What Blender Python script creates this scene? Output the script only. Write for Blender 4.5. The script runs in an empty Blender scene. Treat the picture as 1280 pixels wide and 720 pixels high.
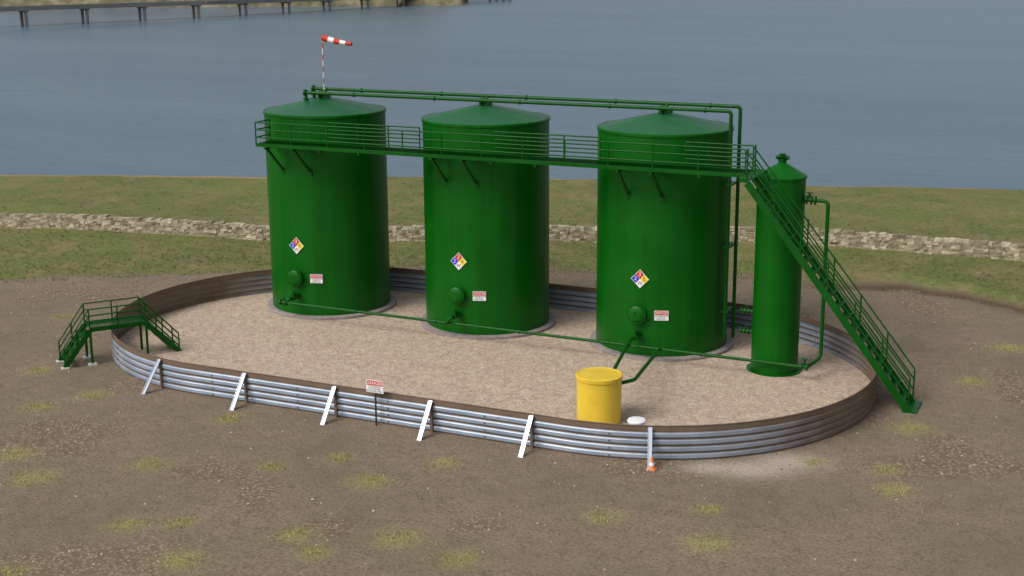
import bpy, math, random
import numpy as np
from mathutils import Vector, Matrix
random.seed(7); rng=np.random.default_rng(7)
sc=bpy.context.scene
rad=math.radians
# ------------------------------------------------------------------ helpers
def srgb(r,g,b):
    f=lambda c:(c/255/12.92) if c/255<=0.04045 else ((c/255+0.055)/1.055)**2.4
    return (f(r),f(g),f(b),1)
def newmat(name):
    m=bpy.data.materials.new(name); m.use_nodes=True
    nt=m.node_tree; b=nt.nodes["Principled BSDF"]
    return m,nt,b
def N(nt,t,**kw):
    n=nt.nodes.new(t)
    for k,v in kw.items(): setattr(n,k,v)
    return n
def noise(nt,vec,scale,detail=4,rough=0.55,dist=0.0):
    n=N(nt,"ShaderNodeTexNoise"); n.inputs["Scale"].default_value=scale; n.inputs["Detail"].default_value=detail
    n.inputs["Roughness"].default_value=rough; n.inputs["Distortion"].default_value=dist
    nt.links.new(vec,n.inputs["Vector"]); return n.outputs["Fac"]
def ramp(nt,fac,stops,interp='LINEAR'):
    n=N(nt,"ShaderNodeValToRGB"); cr=n.color_ramp; cr.interpolation=interp
    while len(cr.elements)<len(stops): cr.elements.new(0.5)
    for e,(p,c) in zip(cr.elements,stops):
        e.position=p; e.color=c if len(c)==4 else (*c,1)
    nt.links.new(fac,n.inputs[0]); return n.outputs[0]
def g(v): return (v,v,v,1)
def mix(nt,fac,a,b,mode='MIX'):
    n=N(nt,"ShaderNodeMix",data_type='RGBA',blend_type=mode)
    for s,i in ((fac,0),(a,6),(b,7)):
        if isinstance(s,bpy.types.NodeSocket): nt.links.new(s,n.inputs[i])
        else: n.inputs[i].default_value=s
    return n.outputs[2]
def mth(nt,op,a,b=None,c=None,clamp=False):
    n=N(nt,"ShaderNodeMath",operation=op); n.use_clamp=clamp
    for i,s in enumerate((a,b,c)):
        if s is None: continue
        if isinstance(s,bpy.types.NodeSocket): nt.links.new(s,n.inputs[i])
        else: n.inputs[i].default_value=s
    return n.outputs[0]
def bump(nt,b,h,strength,dist):
    n=N(nt,"ShaderNodeBump"); n.inputs["Strength"].default_value=strength; n.inputs["Distance"].default_value=dist
    nt.links.new(h,n.inputs["Height"]); nt.links.new(n.outputs[0],b.inputs["Normal"])
def geopos(nt): return N(nt,"ShaderNodeNewGeometry").outputs["Position"]
def attr(nt,name): return N(nt,"ShaderNodeAttribute",attribute_name=name).outputs["Fac"]
def simple(name,col,rough=0.5,metal=0.0,var=0.12,scale=3,bmp=0.0,spec=0.5):
    m,nt,b=newmat(name); p=geopos(nt)
    n=noise(nt,p,scale,5)
    c2=tuple(min(1,c*(1+var*1.5)) for c in col[:3])+(1,); c1=tuple(c*(1-var*1.5) for c in col[:3])+(1,)
    nt.links.new(ramp(nt,n,[(0.3,c1),(0.7,c2)]),b.inputs["Base Color"])
    b.inputs["Roughness"].default_value=rough; b.inputs["Metallic"].default_value=metal
    b.inputs["Specular IOR Level"].default_value=spec
    if bmp: bump(nt,b,noise(nt,p,scale*6,4),bmp,0.01)
    return m

class MB:
    def __init__(s): s.v=[]; s.f=[]; s.sm=[]; s.mi=[]; s.cur=0
    def add(s,vs,fs,smooth=False):
        o=len(s.v); s.v+= [tuple(v) for v in vs]
        for f in fs: s.f.append(tuple(i+o for i in f)); s.sm.append(smooth); s.mi.append(s.cur)
    def box(s,c,d,rot=0.0):
        cx,cy,cz=c; a,b,e=[k/2 for k in d]; cr,sr=math.cos(rot),math.sin(rot); vs=[]
        for z in (-e,e):
            for x,y in ((-a,-b),(a,-b),(a,b),(-a,b)): vs.append((cx+x*cr-y*sr,cy+x*sr+y*cr,cz+z))
        s.add(vs,[(3,2,1,0),(4,5,6,7),(0,1,5,4),(1,2,6,5),(2,3,7,6),(3,0,4,7)])
    def beam(s,p,q,w,h,up=(0,0,1)):
        p=Vector(p);q=Vector(q);d=(q-p).normalized();up=Vector(up)
        if abs(d.dot(up))>0.98: up=Vector((0,1,0))
        x=d.cross(up).normalized(); y=x.cross(d).normalized(); vs=[]
        for c in (p,q):
            for a,b in ((-1,-1),(1,-1),(1,1),(-1,1)): vs.append(c+x*(a*w/2)+y*(b*h/2))
        s.add(vs,[(3,2,1,0),(4,5,6,7),(0,1,5,4),(1,2,6,5),(2,3,7,6),(3,0,4,7)])
    def tube(s,pts,r,n=10,cap=True):
        pts=[Vector(p) for p in pts]; R=r if isinstance(r,(list,tuple)) else [r]*len(pts); rings=[]
        prev=None
        for i,p in enumerate(pts):
            if i==0: d=pts[1]-p
            elif i==len(pts)-1: d=p-pts[-2]
            else: d=(p-pts[i-1]).normalized()+(pts[i+1]-p).normalized()
            d.normalize()
            if prev is None:
                up=Vector((0,0,1)) if abs(d.z)<0.9 else Vector((1,0,0)); x=d.cross(up).normalized()
            else:
                x=(prev-d*prev.dot(d)).normalized()
            prev=x; y=d.cross(x); rr=R[i]
            rings.append([p+(x*math.cos(2*math.pi*k/n)+y*math.sin(2*math.pi*k/n))*rr for k in range(n)])
        vs=[v for rg in rings for v in rg]; fs=[]
        for i in range(len(pts)-1):
            for k in range(n):
                a=i*n+k; b=i*n+(k+1)%n; fs.append((a,b,b+n,a+n))
        s.add(vs,fs,True)
        if cap:
            s.add(rings[0],[tuple(range(n-1,-1,-1))]); s.add(rings[-1],[tuple(range(n))])
    def bent(s,pts,r,n=10,br=0.18,k=5):
        pts=[Vector(p) for p in pts]; out=[pts[0]]
        for i in range(1,len(pts)-1):
            a,b,c=pts[i-1],pts[i],pts[i+1]; rr=min(br,(b-a).length*0.45,(c-b).length*0.45)
            p=b+(a-b).normalized()*rr; q=b+(c-b).normalized()*rr
            for j in range(k+1):
                t=j/k; out.append(p*(1-t)**2+b*2*t*(1-t)+q*t*t)
        out.append(pts[-1]); s.tube(out,r,n)
    def rev(s,prof,c=(0,0,0),n=64,smooth=True):
        segs=[(prof[i],prof[i+1]) for i in range(len(prof)-1)]
        for (r0,z0),(r1,z1) in segs:
            vs=[];fs=[]
            for k in range(n):
                a=2*math.pi*k/n; vs.append((c[0]+r0*math.cos(a),c[1]+r0*math.sin(a),c[2]+z0)); vs.append((c[0]+r1*math.cos(a),c[1]+r1*math.sin(a),c[2]+z1))
            for k in range(n):
                j=(k+1)%n; fs.append((2*k,2*j,2*j+1,2*k+1))
            s.add(vs,fs,smooth)
    def obj(s,name,mats,parent=None):
        me=bpy.data.meshes.new(name); me.from_pydata(s.v,[],s.f)
        me.polygons.foreach_set("use_smooth",s.sm); me.polygons.foreach_set("material_index",s.mi)
        for m in (mats if isinstance(mats,(list,tuple)) else [mats]): me.materials.append(m)
        me.update(); o=bpy.data.objects.new(name,me); sc.collection.objects.link(o)
        if parent: o.parent=parent
        return o
def empty(name,loc=(0,0,0)):
    e=bpy.data.objects.new(name,None); e.location=loc; sc.collection.objects.link(e); return e
def text(body,size,loc,rot,mat,parent,name="lettering",ext=0.0):
    cu=bpy.data.curves.new(name,"FONT"); cu.body=body; cu.size=size; cu.align_x='CENTER'; cu.align_y='CENTER'; cu.extrude=ext
    o=bpy.data.objects.new(name,cu); sc.collection.objects.link(o); o.location=loc; o.rotation_euler=rot; cu.materials.append(mat); o.parent=parent
    return o

# ------------------------------------------------------------------ camera (fitted to the site)
CA=rad(-24.516)
camloc=Vector((17.270,-36.119,10.995))
fh=Vector((-math.sin(-CA),math.cos(CA),0)); pitch=0.24312; roll=0.00619
r0=Vector((fh.y,-fh.x,0)); fw=fh*math.cos(pitch)+Vector((0,0,-math.sin(pitch))); u0=r0.cross(fw)
Rv=r0*math.cos(roll)-u0*math.sin(roll); Uv=r0*math.sin(roll)+u0*math.cos(roll)
M=Matrix((( Rv.x,Uv.x,-fw.x,camloc.x),(Rv.y,Uv.y,-fw.y,camloc.y),(Rv.z,Uv.z,-fw.z,camloc.z),(0,0,0,1)))
cd=bpy.data.cameras.new("camera"); co=bpy.data.objects.new("camera",cd); sc.collection.objects.link(co); co.matrix_world=M
cd.sensor_width=36; cd.lens=36*1736.74/1280; cd.clip_start=0.1; cd.clip_end=20000; sc.camera=co
CS,SN=fh.y,-fh.x
def S(x,y,z=0): return Vector((CS*x-SN*y, SN*x+CS*y, z))

# ------------------------------------------------------------------ light
sc.view_settings.view_transform='Standard'; sc.view_settings.look='None'; sc.view_settings.exposure=0
w=bpy.data.worlds.new("World"); sc.world=w; w.use_nodes=True; nt=w.node_tree
bg=nt.nodes["Background"]; sky=N(nt,"ShaderNodeTexSky",sky_type='NISHITA'); sky.sun_disc=False
sun_dir=(S(-0.8,-0.6,0).normalized()*math.cos(rad(46))+Vector((0,0,math.sin(rad(46))))).normalized()
sky.sun_elevation=rad(46); sky.sun_rotation=math.atan2(sun_dir.x,sun_dir.y); sky.air_density=1.0; sky.dust_density=5.0; sky.ozone_density=1.0
hs=N(nt,"ShaderNodeHueSaturation"); hs.inputs["Saturation"].default_value=0.45
nt.links.new(sky.outputs[0],hs.inputs["Color"]); nt.links.new(hs.outputs[0],bg.inputs[0]); bg.inputs[1].default_value=0.142
sl=bpy.data.lights.new("sun","SUN"); sl.energy=1.45; sl.angle=rad(26); sl.color=(1,0.97,0.93)
so=bpy.data.objects.new("sun",sl); sc.collection.objects.link(so); so.rotation_euler=(-sun_dir).to_track_quat('-Z','Y').to_euler()

# ------------------------------------------------------------------ materials
def green_mat(name,shade=1.0,rough=0.38,blue=1.0):
    m,nt,b=newmat(name); p=geopos(nt)
    mp=N(nt,"ShaderNodeMapping"); mp.inputs["Scale"].default_value=(3.5,3.5,0.12); nt.links.new(p,mp.inputs[0])
    st=noise(nt,mp.outputs[0],1.6,5); bl=noise(nt,p,0.9,5)
    f=mth(nt,'ADD',mth(nt,'MULTIPLY',st,0.6),mth(nt,'MULTIPLY',bl,0.4))
    c=ramp(nt,f,[(0.3,(0.0004*shade,0.066*shade,0.0015*shade*blue,1)),(0.7,(0.0008*shade,0.108*shade,0.003*shade*blue,1))])
    nt.links.new(c,b.inputs["Base Color"])
    nt.links.new(ramp(nt,bl,[(0.3,g(rough-0.06)),(0.7,g(rough+0.1))]),b.inputs["Roughness"])
    b.inputs["Specular IOR Level"].default_value=0.22
    return m
GREEN=green_mat("green_paint"); GREENP=green_mat("green_pipe_paint",0.8,0.4)
GREEN_ROOF=green_mat("green_roof_sky_tint",1.05,0.42,blue=9); GREEN_ROOF.node_tree.nodes["Principled BSDF"].inputs["Specular IOR Level"].default_value=0.9  # same green with sky reflection tinted into the base colour
CONC=simple("concrete",srgb(140,130,128),0.9,var=0.15,scale=6,bmp=0.4)
WHITE=simple("white_paint",(0.8,0.8,0.8,1),0.4,var=0.03)
RED=simple("red_paint",(0.55,0.03,0.015,1),0.5,var=0.05)
BLUE=simple("blue_paint",(0.03,0.04,0.5,1),0.5,var=0.05)
YSIGN=simple("yellow_sign_paint",(0.75,0.6,0.03,1),0.5,var=0.05)
BLACK=simple("black_paint",(0.02,0.02,0.02,1),0.5,var=0.05)
YEL=simple("yellow_plastic",(0.72,0.50,0.04,1),0.45,var=0.07,scale=2)
ORANGE=simple("orange_plastic",(0.75,0.25,0.08,1),0.5,var=0.05)
DARKM=simple("dark_steel",(0.03,0.032,0.03,1),0.5,0.3)

# ------------------------------------------------------------------ ground
def poly(pts):
    xs=np.array([p[0] for p in pts]); ys=np.array([p[1] for p in pts]); return lambda x:np.interp(x,xs,ys)
padE=poly([(-200,9),(-40,6.4),(-17,5.8),(-7.7,7.1),(-2.7,7.3),(3,6.7),(8.6,5.9),(13.7,4.3),(16.6,1.4),(20,-1.2),(30,-5),(60,-10),(200,-20)])
wallL=[(-60,22),(-40,18.2),(-28,16),(-19.7,14.4),(-13.5,13),(-8.75,12.1),(-3,11.7),(3.16,11.4),(9.2,10.7),(14.8,8.7),(18.5,7.0),(26,3.2),(40,-3),(60,-10)]
shoreF=poly([(-200,60),(-60,34),(-24.8,28.9),(-5.5,27.7),(10.6,25.3),(24.2,22.8),(60,13),(200,-40)])
def axis(a,b,fa,fb,step,coarse):
    l=list(np.arange(fa,fb+1e-6,step)); x=fa; s=step
    while x>a: s*=coarse; x-=s; l.insert(0,x)
    x=fb; s=step
    while x<b: s*=coarse; x+=s; l.append(x)
    return np.array(l)
def vnoise(x,y,s,seed):
    r=np.random.default_rng(seed); G=r.random((64,64)); X=x/s; Y=y/s
    i=np.floor(X).astype(int); j=np.floor(Y).astype(int); fx=X-i; fy=Y-j; fx=fx*fx*(3-2*fx); fy=fy*fy*(3-2*fy)
    a=G[i%64,j%64];b=G[(i+1)%64,j%64];c=G[i%64,(j+1)%64];d=G[(i+1)%64,(j+1)%64]
    return (a*(1-fx)+b*fx)*(1-fy)+(c*(1-fx)+d*fx)*fy
gx=axis(-220,220,-26,26,0.22,1.12); gy=axis(-120,75,-20,31,0.22,1.12)
X,Y=np.meshgrid(gx,gy); 
wob=(vnoise(X,Y,2.2,1)-0.5)*0.9+(vnoise(X,Y,0.8,2)-0.5)*0.4
dpad=Y-padE(X)+wob
dsh=shoreF(X)-Y+(vnoise(X,Y,3,3)-0.5)*0.8+(vnoise(X,Y,1,4)-0.5)*0.3
sm=lambda t:np.clip(t,0,1)**2*(3-2*np.clip(t,0,1))
Z=(vnoise(X,Y,5,5)-0.5)*0.05+(vnoise(X,Y,0.9,6)-0.5)*0.02
gr=sm(dpad/0.7); rt=sm((X-6)/6)
Z+=gr*(0.05+0.16*rt)+gr*(vnoise(X,Y,6,7)-0.5)*0.35*sm((dpad-1)/5)+gr*(vnoise(X,Y,1.1,8)-0.5)*0.05
Z-=0.12*rt*np.exp(-((dpad+0.45)/0.35)**2)
bank=sm(1-dsh/1.6); Z=Z*(1-bank)+bank*(-0.1); Z-=np.clip(-dsh,0,20)*0.35
UU=CS*X-SN*Y; VV=SN*X+CS*Y
WC=(1.20655,-3.42020); LS,RW,HW,WA=5.04803,5.68555,0.78956,-0.01125
cu_=(UU-WC[0])*math.cos(WA)+(VV-WC[1])*math.sin(WA); cv_=-(UU-WC[0])*math.sin(WA)+(VV-WC[1])*math.cos(WA)
dist=np.hypot(np.maximum(np.abs(cu_)-LS,0),cv_)-RW
Z=Z*sm((dist-0.05)/1.2)
weeds=np.zeros_like(X)
WP=[(-3.1,-11.1),(-2.3,-12.6),(-6.8,-14.8),(-5.8,-14.7),(-5.4,-16.4),(-3.45,-15.3),(-3,-16.1),(-1.45,-15.5),(-.3,-16.4),(2.5,-14.5),(4.6,-14.2),(4.4,-15.8),(8.6,-13.2),(8.7,-12.1),(-10.4,-10.8),(-9.9,-6.6),(-8.4,-16.8),(-9.5,-12.2),(-7.2,-11.5),(-6.1,-8.5),(-4.5,-11.7),(-11,-7.5),(-12,-4.5),(7.2,-11.6),(10,-9.5),(12.5,-6),(-13,1),(14.5,-3),(13.5,-10),(-0.8,-11.5),(-14.5,-3.5),(11.5,-14.2),(16,-8),(-15,-9)]
for i in range(160):
    a,b=rng.uniform(-60,60),rng.uniform(-60,-17.5); WP.append((a,b))
WR=[]
for i,(a,b) in enumerate(WP):
    r=0.22+0.2*((i*37)%10)/10; WR.append(r)
    weeds=np.maximum(weeds,np.exp(-(((X-a)/(r*1.25))**2+((Y-b)/(r*1.1))**2)))
rubn=vnoise(X,Y,1.5,11)
rub=sm((rubn-0.68)/0.12)*sm((-dpad)/1.0)
spill=np.zeros_like(X)
for a,b,r,k in ((5.9,-12.0,0.95,.5),(6.7,-11.6,0.7,.5),(5.0,-11.9,0.6,.35)):
    spill=np.maximum(spill,np.exp(-(((X-a)/r)**2+((Y-b)/k)**2)))
ny,nx=X.shape; co_=np.stack([UU,VV,Z],-1).reshape(-1,3)
idx=np.arange(nx*ny).reshape(ny,nx); F=np.stack([idx[:-1,:-1],idx[:-1,1:],idx[1:,1:],idx[1:,:-1]],-1).reshape(-1,4)
me=bpy.data.meshes.new("ground"); me.from_pydata(co_.tolist(),[],F.tolist()); me.polygons.foreach_set("use_smooth",[True]*len(F))
for nm,A in (("dpad",dpad),("dsh",dsh),("weeds",weeds),("rub",rub),("spill",spill),("dwall",dist)):
    at=me.attributes.new(nm,'FLOAT','POINT'); at.data.foreach_set("value",A.reshape(-1).astype(np.float32))
ground=bpy.data.objects.new("ground",me); sc.collection.objects.link(ground)
m,nt,b=newmat("ground_soil_and_grass"); p=geopos(nt)
n1=noise(nt,p,0.35,6,0.6); n2=noise(nt,p,2.5,6,0.65); n3=noise(nt,p,14,5,0.7); n4=noise(nt,p,45,3,0.6)
dirt=ramp(nt,n2,[(0.25,srgb(100,87,74)),(0.5,srgb(119,105,90)),(0.78,srgb(136,121,104))])
dirt=mix(nt,ramp(nt,n3,[(0.42,g(0)),(0.72,g(0.8))]),dirt,srgb(154,139,120))
dirt=mix(nt,ramp(nt,n3,[(0.3,g(0.65)),(0.46,g(0))]),dirt,srgb(80,68,55))
dirt=mix(nt,ramp(nt,n1,[(0.38,g(0)),(0.66,g(0.5))]),dirt,srgb(102,98,78))
vo=N(nt,"ShaderNodeTexVoronoi"); vo.inputs["Scale"].default_value=11; nt.links.new(p,vo.inputs["Vector"])
stones=mix(nt,ramp(nt,vo.outputs["Distance"],[(0.1,g(0)),(0.55,g(1))]),srgb(176,158,140),srgb(104,88,72))
dirt=mix(nt,mth(nt,'MULTIPLY',mth(nt,'MULTIPLY',attr(nt,"rub"),ramp(nt,n3,[(0.3,g(0.2)),(0.6,g(1))])),0.7),dirt,stones)
wd=mth(nt,'MULTIPLY',attr(nt,"weeds"),ramp(nt,n3,[(0.32,g(0.0)),(0.6,g(1.0))]),clamp=True)
wd=mth(nt,'MULTIPLY',wd,ramp(nt,n2,[(0.3,g(0.4)),(0.6,g(1.0))]),clamp=True)
dirt=mix(nt,wd,dirt,mix(nt,n4,srgb(124,124,66),srgb(180,174,108)))
dirt=mix(nt,mth(nt,'MULTIPLY',attr(nt,"spill"),ramp(nt,n3,[(0.3,g(0.5)),(0.6,g(1.4))]),clamp=True),dirt,srgb(172,160,146))
g1=noise(nt,p,0.55,6,0.6); g2=noise(nt,p,5,6,0.7)
grass=ramp(nt,g2,[(0.25,srgb(70,78,42)),(0.5,srgb(95,103,58)),(0.78,srgb(124,128,78))])
grass=mix(nt,ramp(nt,g1,[(0.42,g(0)),(0.66,g(0.85))]),grass,ramp(nt,n2,[(0.3,srgb(108,94,66)),(0.7,srgb(140,126,92))]))
grass=mix(nt,ramp(nt,noise(nt,p,0.2,4),[(0.4,g(0)),(0.65,g(0.45))]),grass,srgb(108,118,66))
fac=ramp(nt,mth(nt,'MULTIPLY_ADD',attr(nt,"dpad"),0.6,mth(nt,'MULTIPLY_ADD',n3,1.2,-0.2)),[(0.35,g(0)),(0.6,g(1))])
col=mix(nt,fac,dirt,grass)
dp=attr(nt,"dpad"); sx=N(nt,"ShaderNodeSeparateXYZ"); nt.links.new(p,sx.inputs[0])
band=mth(nt,'SUBTRACT',1.0,mth(nt,'MULTIPLY',mth(nt,'ABSOLUTE',mth(nt,'ADD',dp,0.2)),2.2),clamp=True)
rgt=mth(nt,'MULTIPLY_ADD',sx.outputs[0],0.16,-0.6,clamp=True)
col=mix(nt,mth(nt,'MULTIPLY',mth(nt,'MULTIPLY',band,rgt),0.85),col,srgb(78,60,46))
beach=ramp(nt,mth(nt,'MULTIPLY_ADD',n3,0.9,mth(nt,'MULTIPLY',attr(nt,"dsh"),0.35)),[(0.75,g(1)),(0.95,g(0))])
col=mix(nt,beach,col,ramp(nt,n3,[(0.3,srgb(120,100,74)),(0.7,srgb(166,146,116))]))
nt.links.new(col,b.inputs["Base Color"]); b.inputs["Roughness"].default_value=0.95; b.inputs["Specular IOR Level"].default_value=0.15
bump(nt,b,mth(nt,'ADD',mth(nt,'MULTIPLY',n3,1.0),mth(nt,'MULTIPLY',n2,1.2)),0.6,0.06)
me.materials.append(m)
def gi(x,y):
    return np.searchsorted(gy,y)-1,np.searchsorted(gx,x)-1
def gz(x,y):
    return float(Z[gi(x,y)])

def tufts(name,pts,hmin,hmax,wd,mat,nb=6):
    mb=MB()
    for (x,y) in pts:
        z=gz(x,y)-0.01
        for k in range(nb):
            a=random.uniform(0,6.28); h=random.uniform(hmin,hmax); l=random.uniform(0.2,0.9)*h; o=S(x+random.gauss(0,.04),y+random.gauss(0,.04),z)
            t=Vector((math.cos(a),math.sin(a),0)); s=Vector((-t.y,t.x,0))*wd
            mb.add([o-s,o+s,o+t*l+Vector((0,0,h))],[(0,1,2)])
    return mb.obj(name,mat)
def foliage(name,c1,c2,c3):
    m,nt,b=newmat(name); ri=N(nt,"ShaderNodeNewGeometry").outputs["Random Per Island"]
    nt.links.new(ramp(nt,ri,[(0,c1),(0.5,c2),(1,c3)]),b.inputs["Base Color"]); b.inputs["Roughness"].default_value=0.8; b.inputs["Specular IOR Level"].default_value=0.2; return m
pts=[]
for i,(a,b_) in enumerate(WP[:34]):
    for k in range(60): pts.append((a+random.gauss(0,WR[i]*0.7),b_+random.gauss(0,WR[i]*0.6)))
tufts("weed_tufts",pts,0.02,0.07,0.007,foliage("dry_weeds",srgb(118,118,60),srgb(150,148,84),srgb(184,176,112)),5)
pts=[]
while len(pts)<9000:
    x=random.uniform(-26,24); d=random.expovariate(1/6.0); y=float(padE(x))+d-0.4
    if y<float(shoreF(x))-1.5: pts.append((x,y))
tufts("grass_tufts",pts,0.03,0.09,0.012,foliage("grass_blades",srgb(72,82,40),srgb(98,106,58),srgb(134,136,84)),5)
# loose stones on the soil
mb=MB(); cnt=0
while cnt<2600:
    x=random.uniform(-20,18); y=random.uniform(-19,6.5)
    i,j=gi(x,y)
    if dist[i,j]<0.12 or dpad[i,j]>0: continue
    if rub[i,j]<0.25 and spill[i,j]<0.3 and random.random()>0.10: continue
    r=random.uniform(0.010,0.032)*(1.5 if random.random()<0.06 else 1); o=S(x,y,gz(x,y)+r*0.25); a0=random.uniform(0,6.28)
    vs=[o+Vector((math.cos(a0+k*1.257)*r*random.uniform(.8,1.3),math.sin(a0+k*1.257)*r*random.uniform(.8,1.3),random.uniform(-.2,.2)*r)) for k in range(5)]
    vs+=[o+Vector((random.uniform(-.3,.3)*r,random.uniform(-.3,.3)*r,r*random.uniform(.6,1.0)))]
    mb.add(vs,[(k,(k+1)%5,5) for k in range(5)]); cnt+=1
mb.obj("loose_stones",foliage("loose_stone",srgb(112,96,82),srgb(146,130,114),srgb(186,172,154)))

# water
mb=MB()
mb.add([S(-6000,-60,-0.22),S(6000,-60,-0.22),S(6000,12000,-0.22),S(-6000,12000,-0.22)],[(0,1,2,3)])
m,nt,b=newmat("sea_water"); p=geopos(nt)
mp=N(nt,"ShaderNodeMapping"); mp.inputs["Rotation"].default_value=(0,0,-math.atan2(SN,CS)); mp.inputs["Scale"].default_value=(0.25,1,1); nt.links.new(p,mp.inputs[0])
big=noise(nt,mp.outputs[0],0.03,5,0.6); 
nt.links.new(ramp(nt,big,[(0.3,srgb(72,95,112)),(0.7,srgb(90,112,126))]),b.inputs["Base Color"])
b.inputs["Roughness"].default_value=0.25; b.inputs["IOR"].default_value=1.33
bump(nt,b,mth(nt,'ADD',noise(nt,mp.outputs[0],1.3,6,0.65),mth(nt,'MULTIPLY',noise(nt,mp.outputs[0],0.18,4,0.6),2.0)),0.4,0.2)
mb.obj("water",m)

# ------------------------------------------------------------------ gravel pad inside the wall
def ringpt(t,r):
    t=t%4
    if t<1: q=(-LS+2*LS*t,-r); n=(0,-1)
    elif t<2: a=-math.pi/2+math.pi*(t-1); q=(LS+r*math.cos(a),r*math.sin(a)); n=(math.cos(a),math.sin(a))
    elif t<3: q=(LS-2*LS*(t-2),r); n=(0,1)
    else: a=math.pi/2+math.pi*(t-3); q=(-LS+r*math.cos(a),r*math.sin(a)); n=(math.cos(a),math.sin(a))
    c,s=math.cos(WA),math.sin(WA)
    return (WC[0]+c*q[0]-s*q[1],WC[1]+s*q[0]+c*q[1]),(c*n[0]-s*n[1],s*n[0]+c*n[1])
ts=[i/40 for i in range(40)]+[1+i/60 for i in range(60)]+[2+i/40 for i in range(40)]+[3+i/60 for i in range(60)]
vs=[];fs=[]; rr=[0.0,0.3,0.6,0.8,0.93,1.0]
n=len(ts)
for k,t in enumerate(ts):
    for a in rr:
        (x,y),nn=ringpt(t,max(0.001,(RW-0.012)*a)); vs.append((x,y,0.035+0.02*(1-a)+(rng.random()-0.5)*0.004))
m_=len(rr)
for k in range(n):
    j=(k+1)%n
    for i in range(m_-1): fs.append((k*m_+i,k*m_+i+1,j*m_+i+1,j*m_+i))
mb=MB(); mb.add(vs,fs,True)
m,nt,b=newmat("gravel"); p=geopos(nt)
vo=N(nt,"ShaderNodeTexVoronoi"); vo.inputs["Scale"].default_value=26; nt.links.new(p,vo.inputs["Vector"])
vo2=N(nt,"ShaderNodeTexVoronoi"); vo2.inputs["Scale"].default_value=8; nt.links.new(p,vo2.inputs["Vector"])
hs=N(nt,"ShaderNodeSeparateColor"); nt.links.new(vo.outputs["Color"],hs.inputs[0])
hs2=N(nt,"ShaderNodeSeparateColor"); nt.links.new(vo2.outputs["Color"],hs2.inputs[0])
c=ramp(nt,hs.outputs[0],[(0,srgb(150,132,114)),(0.5,srgb(180,162,143)),(1,srgb(210,194,174))])
c=mix(nt,0.35,c,ramp(nt,hs2.outputs[1],[(0,srgb(150,126,108)),(1,srgb(204,187,167))]))
c=mix(nt,ramp(nt,noise(nt,p,0.8,5,0.6),[(0.35,g(0)),(0.7,g(0.4))]),c,srgb(172,152,134))
c=mix(nt,ramp(nt,noise(nt,p,5,5,0.7),[(0.3,g(0.5)),(0.5,g(0))]),c,srgb(134,112,96))
nt.links.new(c,b.inputs["Base Color"]); b.inputs["Roughness"].default_value=0.95; b.inputs["Specular IOR Level"].default_value=0.15
inv=mth(nt,'SUBTRACT',1.0,vo.outputs["Distance"]); bump(nt,b,inv,0.6,0.02)
mb.obj("gravel_pad",m)

# ------------------------------------------------------------------ containment wall
wall=empty("containment_wall")
P=[(0.0,0.0)]
z=0.02; PZ=0.163
for k in range(4):
    P+=[(z,0.0),(z+0.035,0.03),(z+0.105,0.03),(z+0.14,0.0)]; z+=PZ
P+=[(HW,0.0)]
vs=[];fs=[];nvv=[]
for k,t in enumerate(ts):
    for zz,off in P:
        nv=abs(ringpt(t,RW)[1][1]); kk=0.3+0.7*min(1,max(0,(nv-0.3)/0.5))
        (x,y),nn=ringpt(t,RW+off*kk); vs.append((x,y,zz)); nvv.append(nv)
m_=len(P)
for k in range(n):
    j=(k+1)%n
    for i in range(m_-1): fs.append((k*m_+i,j*m_+i,j*m_+i+1,k*m_+i+1))
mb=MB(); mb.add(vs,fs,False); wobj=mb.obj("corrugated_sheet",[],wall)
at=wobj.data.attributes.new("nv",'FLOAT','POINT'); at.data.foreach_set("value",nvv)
m,nt,b=newmat("corrugated_steel"); p=geopos(nt); sx=N(nt,"ShaderNodeSeparateXYZ"); nt.links.new(p,sx.inputs[0])
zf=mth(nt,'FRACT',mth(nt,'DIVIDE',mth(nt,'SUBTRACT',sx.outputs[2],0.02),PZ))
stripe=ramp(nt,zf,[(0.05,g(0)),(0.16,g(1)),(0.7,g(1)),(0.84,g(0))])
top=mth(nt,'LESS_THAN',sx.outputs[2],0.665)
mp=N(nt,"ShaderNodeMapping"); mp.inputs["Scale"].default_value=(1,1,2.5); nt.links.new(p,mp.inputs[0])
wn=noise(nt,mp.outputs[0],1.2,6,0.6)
wt=ramp(nt,mth(nt,'ADD',attr(nt,"nv"),mth(nt,'MULTIPLY_ADD',wn,0.2,-0.1)),[(0.45,g(0)),(0.92,g(1))])  # painted reflection fade: follows the wall normal, brown round the curved ends
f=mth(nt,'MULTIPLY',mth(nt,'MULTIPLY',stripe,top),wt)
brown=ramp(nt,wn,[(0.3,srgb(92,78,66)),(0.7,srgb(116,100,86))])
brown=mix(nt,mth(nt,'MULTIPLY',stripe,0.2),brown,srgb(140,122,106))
galv_sky=ramp(nt,wn,[(0.3,srgb(136,152,172)),(0.7,srgb(172,186,204))])  # pale blue of reflected sky put into the sheet's base colour
nt.links.new(mix(nt,f,brown,galv_sky),b.inputs["Base Color"])
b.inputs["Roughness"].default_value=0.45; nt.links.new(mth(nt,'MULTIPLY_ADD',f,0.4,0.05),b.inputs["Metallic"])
b.inputs["Specular IOR Level"].default_value=0.25
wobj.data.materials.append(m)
mb=MB(); pts=[]
BRM=simple("weathered_steel",srgb(108,92,80),0.6,0.1,var=0.15,scale=3,spec=0.25)
for k in range(n+1):
    (x,y),nn=ringpt(ts[k%n],RW); pts.append((x,y,HW))
mb.tube(pts,0.014,8,cap=False); mb.obj("rolled_rim",BRM,wall)
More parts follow.
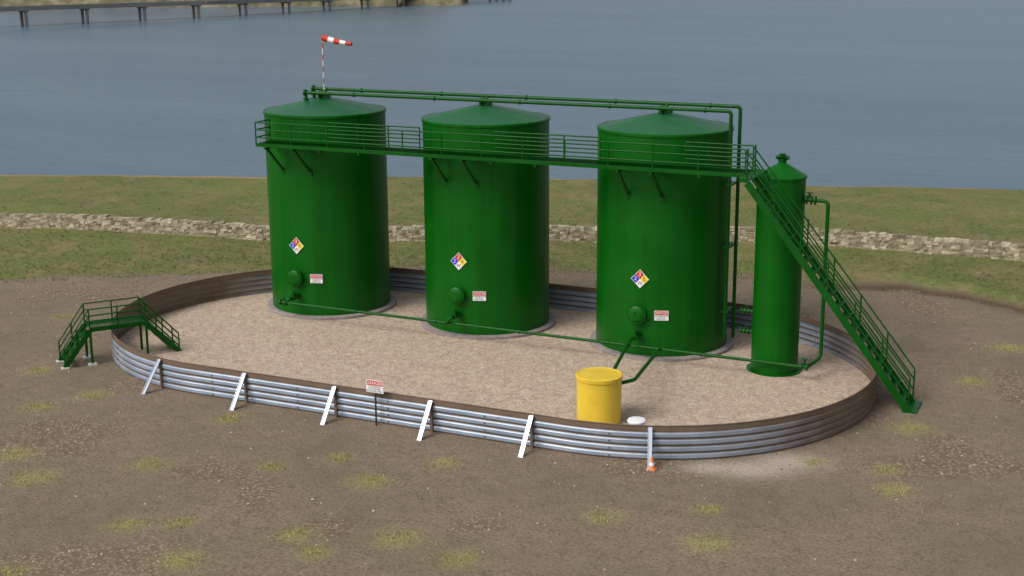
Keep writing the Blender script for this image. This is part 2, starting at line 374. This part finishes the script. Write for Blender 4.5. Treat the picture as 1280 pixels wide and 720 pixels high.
# bolted lap seams of the sheets
mb=MB()
for t in [i/4+0.06 for i in range(16)]:
    (x,y),nn=ringpt(t,RW+0.036)
    for zz in (0.09,0.25,0.42,0.58): mb.box((x,y,zz),(0.03,0.03,0.03),math.atan2(nn[1],nn[0]))
mb.obj("seam_bolts",BRM,wall)
mb=MB(); mu=MB()
for u in (-4.95,-2.3,0.32,2.9,5.45,8.1):
    best=min((abs(ringpt(i/400,RW)[0][0]-u),i/400) for i in range(0,600))[1] if u>-3.8 else min((abs(ringpt(3.5+i/400,RW)[0][0]-u),3.5+i/400) for i in range(0,200))[1]
    (x,y),nn=ringpt(best,RW+0.045); nx_,ny_=nn
    tpt=Vector((x,y,HW-0.02)); ft=Vector((x+nx_*0.62,y+ny_*0.62,0.0)); tl=Vector((-ny_,nx_,0))
    mb.beam(tpt,ft+Vector((0,0,-0.05)),0.085,0.03,up=(nx_,ny_,0.6)); mb.beam(tpt-tl*0.045+Vector((0,0,-.02)),ft-tl*0.045+Vector((0,0,-.07)),0.012,0.09,up=(nx_,ny_,0.6))
    mu.beam((x,y,0.0),(x,y,HW-0.02),0.07,0.025,up=(nx_,ny_,0))
mb.obj("braces",simple("brace_steel",srgb(186,196,208),0.3,0.4,var=0.05),wall)
mu.obj("brace_uprights",BRM,wall)

# ------------------------------------------------------------------ tanks
R,H=1.83,6.132
def tank(u,idx):
    t=empty("storage_tank",(u,0,0))
    mb=MB(); mb.rev([(R-0.02,0.1),(R,0.12),(R,H-0.06)],n=96)
    mb.rev([(R,H-0.06),(R+0.03,H-0.06),(R+0.03,H),(R-0.01,H+0.02)],n=96)
    mb.obj("shell",GREEN,t)
    mb=MB(); mb.rev([(R-0.005,H+0.01),(0.0,H+0.42)],n=96)
    mb.rev([(0.2,H+0.36),(0.2,H+0.45),(0.0,H+0.45)],n=24); mb.obj("roof",GREEN_ROOF,t)
    mb=MB(); mb.rev([(R-0.1,0.14),(1.99,0.14),(2.02,0.12),(2.02,0.0)],n=96); mb.obj("concrete_ring_base",CONC,t)
    mb=MB(); a=-0.03; mx=R*a
    def disc(cx,cz,y0,y1,r,nn=28,dome=0.0):
        mb.tube([(cx,y0,cz),(cx,y1,cz)],r,nn)
        if dome:
            for i in range(5):
                a0=i/5*math.pi/2; a1=(i+1)/5*math.pi/2
                mb.tube([(cx,y1-dome*math.sin(a0),cz),(cx,y1-dome*math.sin(a1)-1e-4,cz)],[r*0.86*math.cos(a0),max(0.002,r*0.86*math.cos(a1))],nn,cap=False)
    disc(mx,1.32,-R+0.05,-R-0.12,0.21); disc(mx,1.32,-R-0.12,-R-0.17,0.27,dome=0.07)
    for k in range(14):
        q=2*math.pi*k/14; mb.tube([(mx+0.24*math.cos(q),-R-0.165,1.32+0.24*math.sin(q)),(mx+0.24*math.cos(q),-R-0.20,1.32+0.24*math.sin(q))],0.016,6)
    mb.tube([(mx-0.02,-R-0.24,1.38),(mx-0.02,-R-0.29,1.38)],0.012,6)
    mb.obj("manway",GREEN,t)
    mb=MB(); vx=-0.03; vz=0.74
    mb.tube([(vx,-R+0.05,vz),(vx,-R-0.42,vz)],0.05,12)
    for y in (-R-0.04,-R-0.16,-R-0.34): mb.tube([(vx,y,vz),(vx,y-0.03,vz)],0.095,14)
    mb.tube([(vx,-R-0.25,vz),(vx,-R-0.25,vz+0.17)],0.035,8); mb.tube([(vx-0.001,-R-0.25,vz+0.17),(vx-0.001,-R-0.25,vz+0.185)],0.08,14)
    if idx<2: mb.bent([(vx,-R-0.42,vz),(vx,-R-0.5,vz),(vx-0.22,-R-0.5,vz-0.2)],0.05,10,0.06)
    mb.obj("outlet_valve",GREENP,t)
    mb=MB(); 
    mb.tube([(0.0,-0.12,H+0.36),(0,-0.12,H+0.56)],0.06,12)
    for zz in (H+0.42,H+0.5): mb.tube([(0,-0.12,zz),(0,-0.12,zz+0.03)],0.11,14)
    mb.tube([(-0.12,-0.12,H+0.53),(0.12,-0.12,H+0.53)],0.05,10)
    mb.obj("roof_valve",GREENP,t)
    return t
for i in range(3): tank((i-1)*5.4135,i)

rx=(math.pi/2,0,0)
for i in range(3):
    u=(i-1)*5.4135
    e=empty("hazard_diamond_sign",(u-0.01,-R-0.02,2.27)); h=0.245
    for nm,cx,cz,mt in (("red_quarter",0,h/2,RED),("blue_quarter",-h/2,0,BLUE),("yellow_quarter",h/2,0,YSIGN),("white_quarter",0,-h/2,WHITE)):
        q=h/2*0.96; mb=MB(); y=-0.012
        mb.add([(cx,y,cz-q),(cx+q,y,cz),(cx,y,cz+q),(cx-q,y,cz)],[(0,1,2,3)]); mb.obj(nm,mt,e)
    mb=MB(); q=h+0.012; vs=[(0,-0.006,-q),(q,-0.006,0),(0,-0.006,q),(-q,-0.006,0),(0,0.004,-q),(q,0.004,0),(0,0.004,q),(-q,0.004,0)]
    mb.add(vs,[(0,1,2,3),(7,6,5,4),(0,4,5,1),(1,5,6,2),(2,6,7,3),(3,7,4,0)]); mb.obj("plate",WHITE,e)
    for ch,cx,cz,mt in (("3",0,h/2,WHITE),("2",-h/2,0,WHITE),("0",h/2,0,BLACK),("W",0,-h/2,BLACK)):
        text(ch,0.14,(cx,-0.016,cz),rx,mt,e,"numeral_"+ch)
def danger(parent,w,h,lines=("CONFINED SPACE","ENTER BY","PERMIT ONLY")):
    mb=MB(); mb.box((0,0,0),(w,0.012,h)); mb.obj("plate",WHITE,parent)
    mb=MB(); mb.box((0,-0.009,h*0.27),(w*0.94,0.004,h*0.38)); mb.obj("red_header",RED,parent)
    text("DANGER",h*0.36,(0,-0.014,h*0.27),rx,WHITE,parent)
    for k,l in enumerate(lines): text(l,h*0.17,(0,-0.010,-h*0.04-k*h*0.17),rx,BLACK,parent)
for i in range(3):
    u=(i-1)*5.4135; a=0.58
    an=math.asin(a/R); e=empty("danger_sign",(u+a,-R*math.cos(an)-0.02,1.29)); e.rotation_euler=(0,0,an)
    danger(e,0.38,0.27)
e=empty("danger_sign",(1.5,-9.30,0.97)); danger(e,0.46,0.30,lines=("NO SMOKING","AUTHORIZED","PERSONNEL ONLY"))
mb=MB(); mb.beam((0,0.02,-1.0),(0,0.02,0.1),0.04,0.02,up=(0,1,0)); mb.obj("post",DARKM,e)

# ------------------------------------------------------------------ scrubber tower
tw=empty("scrubber_tower",(8.99,-1.32,0)); r=0.61; ht=5.17
mb=MB(); mb.rev([(0.72,0.03),(0.72,0.07),(r,0.07),(r,ht),(r+0.03,ht),(r+0.03,ht+0.04),(0.1,ht+0.36),(0.1,ht+0.44),(0,ht+0.44)],n=56); mb.obj("shell",GREEN,tw)
mb=MB(); mb.tube([(0,0,ht+0.4),(0,0,ht+0.58)],0.05,10)
mb.tube([(0,0,ht+0.42),(0,0,ht+0.45)],0.12,14); mb.tube([(0,0,ht+0.52),(0,0,ht+0.55)],0.12,14); mb.tube([(-0.17,0,ht+0.5),(0.17,0,ht+0.5)],0.05,10)
mb.tube([(0.0,-0.02,ht+0.58),(0,-0.02,ht+0.6)],0.09,12)
for zz in (1.0,1.55):
    mb.tube([(-r+0.05,0,zz),(-r-0.32,0,zz)],0.045,10)
    for d in (0.1,0.2,0.3): mb.tube([(-r-d,0,zz),(-r-d-0.03,0,zz)],0.09,12)
    mb.tube([(-r-0.17,0,zz),(-r-0.17,0,zz+0.16)],0.03,8)
mb.tube([(r-0.05,0,4.62),(r+0.3,0,4.62)],0.05,10)
for d in (0.04,0.16,0.26): mb.tube([(r+d,0,4.62),(r+d+0.03,0,4.62)],0.12,12)
mb.tube([(r+0.12,0,4.62),(r+0.12,0,4.8)],0.03,8); mb.tube([(r+0.12,0,4.8),(r+0.12,0,4.815)],0.09,12)
mb.obj("nozzles",GREENP,tw)
mb=MB(); mb.bent([(9.9,-1.32,4.62),(10.2,-1.32,4.62),(10.2,-1.32,0.5),(10.0,-2.05,0.42),(9.9,-2.05,0.42)],0.05,12,0.2)
mb.tube([(9.86,-2.05,0.42),(9.89,-2.05,0.42)],0.1,12); mb.tube([(10.0,-2.05,0.42),(10.03,-2.05,0.42)],0.1,12)
mb.tube([(9.95,-2.05,0.42),(9.95,-2.05,0.62)],0.03,8); mb.tube([(9.95,-2.05,0.62),(9.95,-2.05,0.64)],0.08,12)
mb.obj("riser_pipe",GREENP)

# ------------------------------------------------------------------ overhead vent pipes
vp=empty("overhead_vent_pipes")
LINES=(("vent_line",0.12,7.46,6.74,-5.85),("vent_line_2",-0.34,7.34,6.66,-5.85))
for nm,v,ue,zz,us in LINES:
    mb=MB(); mb.bent([(us,v,zz),(ue,v,zz),(ue,v,0.35)],0.05,12,0.12)
    for u in (-4.2,-1.5,1.2,3.9,6.6): mb.tube([(u,v,zz),(u+0.05,v,zz)],0.07,12)
    mb.obj(nm,GREENP,vp)
mb=MB()
for u in (-5.4135,0,5.4135):
    for nm,v,ue,zz,us in LINES: mb.tube([(u,v,zz),(u,v*0.5-0.06,H+0.4)],0.045,10)
for nm,v,ue,zz,us in LINES:
    mb.tube([(us-0.05,v,zz-0.0),(us+0.01,v,zz-0.0)],0.1,12)
    mb.tube([(us,v,zz),(us,v,H+0.28)],0.05,10); mb.tube([(us,v,zz-0.2),(us,v,zz-0.17)],0.1,12); mb.tube([(us,v,zz-0.3),(us,v,zz-0.27)],0.1,12)
for zz in (1.2,3.0,4.7): mb.box((7.32,-0.11,zz),(0.22,0.55,0.05))
mb.obj("fittings",GREENP,vp)

cp=empty("collection_pipe"); mb=MB()
CPt=lambda u:Vector((u,-2.36+(u+5.75)/15.6*0.31,0.62-(u+5.75)/15.6*0.2))
mb.tube([CPt(-5.75),CPt(9.86)],0.042,12)
for u in (-3.2,-0.6,2.0,4.6,7.2): mb.tube([CPt(u),CPt(u+0.05)],0.062,12)
mb.obj("pipe_run",GREENP,cp)
mb=MB(); mb.tube([CPt(-5.78),CPt(-5.72)],0.085,12)
mb.tube([CPt(-5.55),CPt(-5.52)],0.085,12); mb.tube([CPt(-5.62),CPt(-5.62)+Vector((0,0,.16))],0.025,8)
mb.obj("end_flange",GREENP,cp)

# ------------------------------------------------------------------ yellow barrel
BX,BY,BH,BR=6.22,-7.0,1.18,0.53
yb=empty("yellow_barrel",(BX,BY,0.03)); mb=MB()
mb.rev([(BR-0.03,0),(BR-0.01,0.03),(BR,BH-0.1),(BR+0.02,BH-0.1),(BR+0.025,BH-0.015),(BR-0.01,BH),(BR-0.05,BH-0.012),(0,BH+0.0)],n=64)
mb.obj("drum",YEL,yb)
fp=empty("fill_pipes"); mb=MB()
mb.bent([(5.38,-2.33,0.74),(5.4,-2.6,0.74),(6.33,-6.3,1.12),(6.35,-6.6,1.12)],0.045,10,0.12)
mb.bent([(6.1,-2.12,0.46),(6.12,-2.3,0.5),(6.92,-6.5,1.0),(6.66,-6.85,0.98)],0.045,10,0.12)
for a,b_,t in (((5.4,-2.6,0.74),(6.33,-6.3,1.12),0.1),((6.12,-2.3,0.5),(6.92,-6.5,1.0),0.12)):
    a=Vector(a);b_=Vector(b_); d=(b_-a).normalized(); q=a.lerp(b_,t); mb.tube([q,q+d*0.05],0.08,12); mb.tube([q+d*.14,q+d*0.19],0.08,12)
mb.obj("pipes",GREENP,fp)

wc=empty("capped_standpipe",(7.74,-8.66,0.03)); mb=MB()
mb.rev([(0.09,0),(0.09,0.70),(0.2,0.72),(0.21,0.77),(0.19,0.80),(0,0.82)],n=32); mb.obj("pipe_and_cap",WHITE,wc)
tc=empty("traffic_cone",(8.34,-9.36,0.0)); mb=MB(); mb.box((0,0,0.015),(0.2,0.2,0.03)); mb.rev([(0.08,0.03),(0.06,0.10)],n=24); mb.rev([(0.042,0.17),(0.018,0.29),(0.0,0.295)],n=24); mb.obj("cone",ORANGE,tc)
mb=MB(); mb.rev([(0.06,0.10),(0.042,0.17)],n=24); mb.obj("reflective_band",WHITE,tc)

# ------------------------------------------------------------------ catwalk
cw=empty("catwalk"); zf=5.36; vi,vo_=-1.9,-2.62; ua,ub=-6.15,8.38
mb=MB()
mb.beam((ua,vo_,zf),(ub,vo_,zf),0.05,0.10); mb.beam((ua,vi,zf),(ub,vi,zf),0.05,0.10)
mb.obj("side_channels",GREENP,cw)
mb=MB(); u=ua+0.03
while u<ub: mb.beam((u,vi-0.03,zf+0.03),(u,vo_+0.03,zf+0.03),0.012,0.03); u+=0.07
for k in range(5):
    v=vi-0.1-k*0.13; mb.beam((ua,v,zf+0.012),(ub,v,zf+0.012),0.008,0.02)
mb.obj("grating",GREENP,cw)
mb=MB()
for tu in (-5.4135,0,5.4135):
    for du in (-0.4,0.52):
        vt=-math.sqrt(R*R-du*du)
        mb.beam((tu+du,vt+0.02,4.5),(tu+du,vo_+0.03,zf-0.09),0.06,0.06)
        mb.beam((tu+du,vt+0.02,zf-0.085),(tu+du,vo_-0.08,zf-0.085),0.06,0.06)
        mb.box((tu+du,vt-0.005,4.5),(0.12,0.04,0.2))
for u in (-4.0,-2.7,1.4,2.7,7.2): mb.beam((u,vi+0.0,zf-0.085),(u,vo_-0.05,zf-0.085),0.06,0.06)
mb.obj("brackets",GREENP,cw)
mb=MB(); rz=(0.22,0.44,0.65)
for hh in rz: mb.tube([(ua,vo_,zf+hh),(ub,vo_,zf+hh)],0.02,8)
for k in range(13): 
    uu=ua+(ub-ua)*k/12; mb.tube([(uu,vo_,zf),(uu,vo_,zf+rz[-1])],0.02,8)
for hh in rz: mb.tube([(ua,vo_,zf+hh),(ua,vi,zf+hh)],0.02,8)
mb.tube([(ua,vi,zf),(ua,vi,zf+rz[-1])],0.02,8)
for a,b_ in ((-4.15,-1.15),(1.15,4.25),(6.6,8.38)):
    for hh in rz: mb.tube([(a,vi,zf+hh),(b_,vi,zf+hh)],0.02,8)
    k=3
    for j in range(k+1): uu=a+(b_-a)*j/k; mb.tube([(uu,vi,zf),(uu,vi,zf+rz[-1])],0.02,8)
mb.obj("railings",GREENP,cw)

# ------------------------------------------------------------------ access staircase
st=empty("access_staircase"); 
A=Vector((8.62,0,5.34)); B=Vector((12.76,0,0.0)); v1,v2=-2.62,-3.34
mb=MB()
for v in (v1,v2): mb.beam((A.x,v,A.z-0.04),(B.x,v,B.z+0.02),0.045,0.17)
mb.beam((8.42,-1.9,5.36),(8.76,-1.9,5.36),0.05,0.10); mb.beam((8.42,v2,5.36),(8.66,v2,5.36),0.05,0.10); mb.box((8.58,(-1.9+v2)/2,5.385),(0.32,1.48,0.03))
mb.box((12.8,(v1+v2)/2,0.02),(0.34,0.9,0.05))
mb.obj("stringers",GREENP,st)
mb=MB(); nT=20
for k in range(1,nT):
    t=k/nT; q=A.lerp(B,t); mb.box((q.x,(v1+v2)/2,q.z-0.0),(0.22,abs(v2-v1)-0.05,0.03))
mb.obj("treads",GREENP,st)
mb=MB()
for v in (v1,v2):
    for hh in (0.36,0.62,0.88):
        mb.tube([(A.x-0.05,v,A.z+hh*0.85),(B.x,v,B.z+hh)],0.02,8)
    for k in range(7):
        t=k/6; q=A.lerp(B,t); mb.tube([(q.x,v,q.z-0.05),(q.x,v,q.z+0.8+0.06*t)],0.02,8)
mb.obj("handrails",GREENP,st)

# ------------------------------------------------------------------ crossover stairs
ax=Vector((1.8,2.32,0)).normalized(); pp=Vector((ax.y,-ax.x,0)); c=Vector((-7.52,-7.5,0))-pp*0.38
cs=empty("crossover_stairs"); mb=MB(); ph=0.98; hl=0.75; ft=1.47; hw_=0.36
L3=lambda a,s,z:c+ax*(a)+pp*s+Vector((0,0,z))
FI=1.62
def foot(sg): return FI if sg>0 else ft
for s in (-hw_,hw_):
    mb.beam(L3(-hl,s,ph),L3(hl,s,ph),0.05,0.12)
    mb.beam(L3(-hl,s,ph-0.02),L3(-ft,s,0.02),0.04,0.14); mb.beam(L3(hl,s,ph-0.02),L3(FI,s,0.05),0.04,0.14)
    for a in (-hl,hl): mb.tube([L3(a,s,0),L3(a,s,ph)],0.035,8)
mb.obj("frame",GREENP,cs)
mb=MB()
for k in range(22): 
    a=-hl+0.03+k*(2*hl-0.06)/21; mb.beam(L3(a,-hw_+.03,ph+0.03),L3(a,hw_-.03,ph+0.03),0.025,0.03)
for sgn in (-1,1):
    for k in range(1,5):
        t=k/5; a=sgn*(hl+(foot(sgn)-hl)*t); z=ph*(1-t)
        q=[L3(a-0.1,-hw_+.02,z),L3(a+0.1,-hw_+.02,z),L3(a+0.1,hw_-.02,z),L3(a-0.1,hw_-.02,z)]
        mb.add(q+[x-Vector((0,0,0.03)) for x in q],[(0,1,2,3),(7,6,5,4),(0,4,5,1),(1,5,6,2),(2,6,7,3),(3,7,4,0)])
mb.obj("treads_and_deck",GREENP,cs)
mb=MB()
for s in (-hw_,hw_):
    for hh in (0.20,0.38,0.56):
        mb.tube([L3(-ft,s,hh),L3(-hl,s,ph+hh),L3(hl,s,ph+hh),L3(FI,s,hh)],0.02,8)
    for a in (-hl,0,hl): mb.tube([L3(a,s,ph),L3(a,s,ph+0.56)],0.02,8)
    for sg in (-1,1):
        for t in (0.5,1.0):
            a=sg*(hl+(foot(sg)-hl)*t); z=ph*(1-t); mb.tube([L3(a,s,z),L3(a,s,z+0.56)],0.02,8)
mb.obj("handrails",GREENP,cs)
mb=MB()
for s in (-hw_,hw_):
    q=L3(-hl,s,0.02); mb.box(q,(0.22,0.22,0.05),0.9)
    q=L3(-ft,s,0.01); mb.box(q,(0.2,0.2,0.04),0.9)
mb.obj("footings",simple("pale_concrete",srgb(190,188,184),0.8,var=0.1),cs)

# ------------------------------------------------------------------ windsock
ws=empty("windsock",(-5.4135,0.0,H+0.42)); 
for nm,mt,od in (("pole_red_bands",RED,0),("pole_white_bands",WHITE,1)):
    mb=MB()
    for k in range(10):
        if k%2==od: z0=0.0+k*0.177; mb.tube([(0,0,z0),(0,0,z0+0.177)],0.014,8)
    mb.obj(nm,mt,ws)
d=(S(1,-0.3,-0.2)).normalized(); st_=Vector((0.02,0,1.74))
for nm,mt,od in (("sock_red_bands",RED,0),("sock_white_bands",WHITE,1)):
    mb=MB()
    for k in range(5):
        if k%2==od:
            def cc(j):
                q=j/5; p_=st_+d*(0.95*q); p_.z-=0.05*math.sin(q*math.pi)*0.5; return p_,0.10-0.045*q
            (p0,q0),(p1,q1)=cc(k),cc(k+1); mb.tube([p0,p0.lerp(p1,.5)-Vector((0,0,.008)),p1],[q0,(q0+q1)/2,q1],16,cap=False)
    mb.obj(nm,mt,ws)

# ------------------------------------------------------------------ dry stone wall
mb=MB(); 
W=[Vector((a,b,0)) for a,b in wallL]
def along(dist):
    for i in range(len(W)-1):
        L=(W[i+1]-W[i]).length
        if dist<=L: return W[i].lerp(W[i+1],dist/L),(W[i+1]-W[i]).normalized()
        dist-=L
    return W[-1],(W[-1]-W[-2]).normalized()
tot=sum((W[i+1]-W[i]).length for i in range(len(W)-1))
NC=6
for course in range(NC):
    s=random.random()*0.2; hz=0.097
    while s<tot-0.4:
        L=random.uniform(0.12,0.28); q,dr=along(s+L/2); th=0.46-0.03*course
        nrm=Vector((-dr.y,dr.x,0)); zb=gz(q.x,q.y)-0.05+course*hz
        hh=hz*random.uniform(0.9,1.1) if course<NC-1 else hz*random.uniform(0.7,1.4)
        vs=[]
        for zz in (0,hh):
            for a,b_ in ((-1,-1),(1,-1),(1,1),(-1,1)):
                j=lambda k:random.uniform(-k,k)
                pt=q+dr*(a*L*0.495+j(0.01))+nrm*(b_*th/2+j(0.025)); ww=S(pt.x,pt.y); vs.append((ww.x,ww.y,zb+zz+j(0.01)))
        mb.add(vs,[(3,2,1,0),(4,5,6,7),(0,1,5,4),(1,2,6,5),(2,3,7,6),(3,0,4,7)]); s+=L
m,nt,b=newmat("dry_stone"); p=geopos(nt); ri=N(nt,"ShaderNodeNewGeometry").outputs["Random Per Island"]
c=ramp(nt,ri,[(0,srgb(122,112,92)),(0.5,srgb(152,142,118)),(1,srgb(184,174,150))])
c=mix(nt,ramp(nt,noise(nt,p,1.5,5,.65),[(0.45,g(0)),(0.7,g(0.6))]),c,srgb(112,108,76))
nt.links.new(c,b.inputs["Base Color"]); b.inputs["Roughness"].default_value=0.95; bump(nt,b,noise(nt,p,20,4),0.6,0.03)
mb.obj("stone_wall",m)

# ------------------------------------------------------------------ bridge
br=empty("bridge"); mb=MB()
bp=[(-170,82,2.2),(-91,145,2.2),(-70,165,2.15),(-48.6,186,1.95),(-22.7,219,1.5),(0,250,1.5)]
CB=simple("bridge_concrete",srgb(132,130,124),0.9,var=0.1,scale=0.3)
P3=[S(a,b,c_) for a,b,c_ in bp]
for i in range(len(P3)-1):
    mb.beam(P3[i],P3[i+1],2.6,0.3)
    dr=(P3[i+1]-P3[i]).normalized(); nn=Vector((-dr.y,dr.x,0))
    for sgn in (-1,1): mb.beam(P3[i]+nn*1.25*sgn+Vector((0,0,0.3)),P3[i+1]+nn*1.25*sgn+Vector((0,0,0.3)),0.1,0.3)
mb.obj("deck",CB,br)
mb=MB()
def alongb(d):
    for i in range(len(P3)-1):
        L=(P3[i+1]-P3[i]).length
        if d<=L: return P3[i].lerp(P3[i+1],d/L),(P3[i+1]-P3[i]).normalized()
        d-=L
    return P3[-1],(P3[-1]-P3[-2]).normalized()
d_=(P3[1]-P3[0]).length+(P3[2]-P3[1]).length+0.2; d_-=13*9.6
while d_<270:
    if d_>0:
        q,dr=alongb(d_); nn=Vector((-dr.y,dr.x,0))
        for a in (-0.9,0.9): mb.tube([q+nn*a+dr*a*0.1+Vector((0,0,-3.0)),q+nn*a+dr*a*.1],0.24,10)
        mb.beam(q-nn*1.2+Vector((0,0,-0.26)),q+nn*1.2+Vector((0,0,-0.26)),0.5,0.24)
    d_+=9.6
mb.obj("piers",CB,br)

# ------------------------------------------------------------------ far headland
hx=np.linspace(-100,-7,160); hy=np.linspace(221,330,80); HX,HY=np.meshgrid(hx,hy)
edge=np.minimum(HX+100,-7-HX); e2=np.minimum(edge/12,(HY-221-(vnoise(HX,HY,9,21))*3)/16)
HZ=-1.5+sm(e2)*(9+10*vnoise(HX,HY,24,22))+ (vnoise(HX,HY,5,23)-.5)*2.0*sm(e2*3)+(vnoise(HX,HY,1.8,24)-.5)*0.9*sm(e2*3)+2.0*sm(e2*7)
vs=[tuple(S(a,b,c_)) for a,b,c_ in zip(HX.ravel(),HY.ravel(),HZ.ravel())]
idx=np.arange(HX.size).reshape(HX.shape); F=np.stack([idx[:-1,:-1],idx[:-1,1:],idx[1:,1:],idx[1:,:-1]],-1).reshape(-1,4).tolist()
mb=MB(); mb.add(vs,F,True)
m,nt,b=newmat("headland"); p=geopos(nt)
c=ramp(nt,noise(nt,p,0.35,6,.7),[(0.32,srgb(70,72,52)),(0.5,srgb(104,98,76)),(0.68,srgb(140,130,106))])
nt.links.new(c,b.inputs["Base Color"]); b.inputs["Roughness"].default_value=1
mb.obj("hills",m)
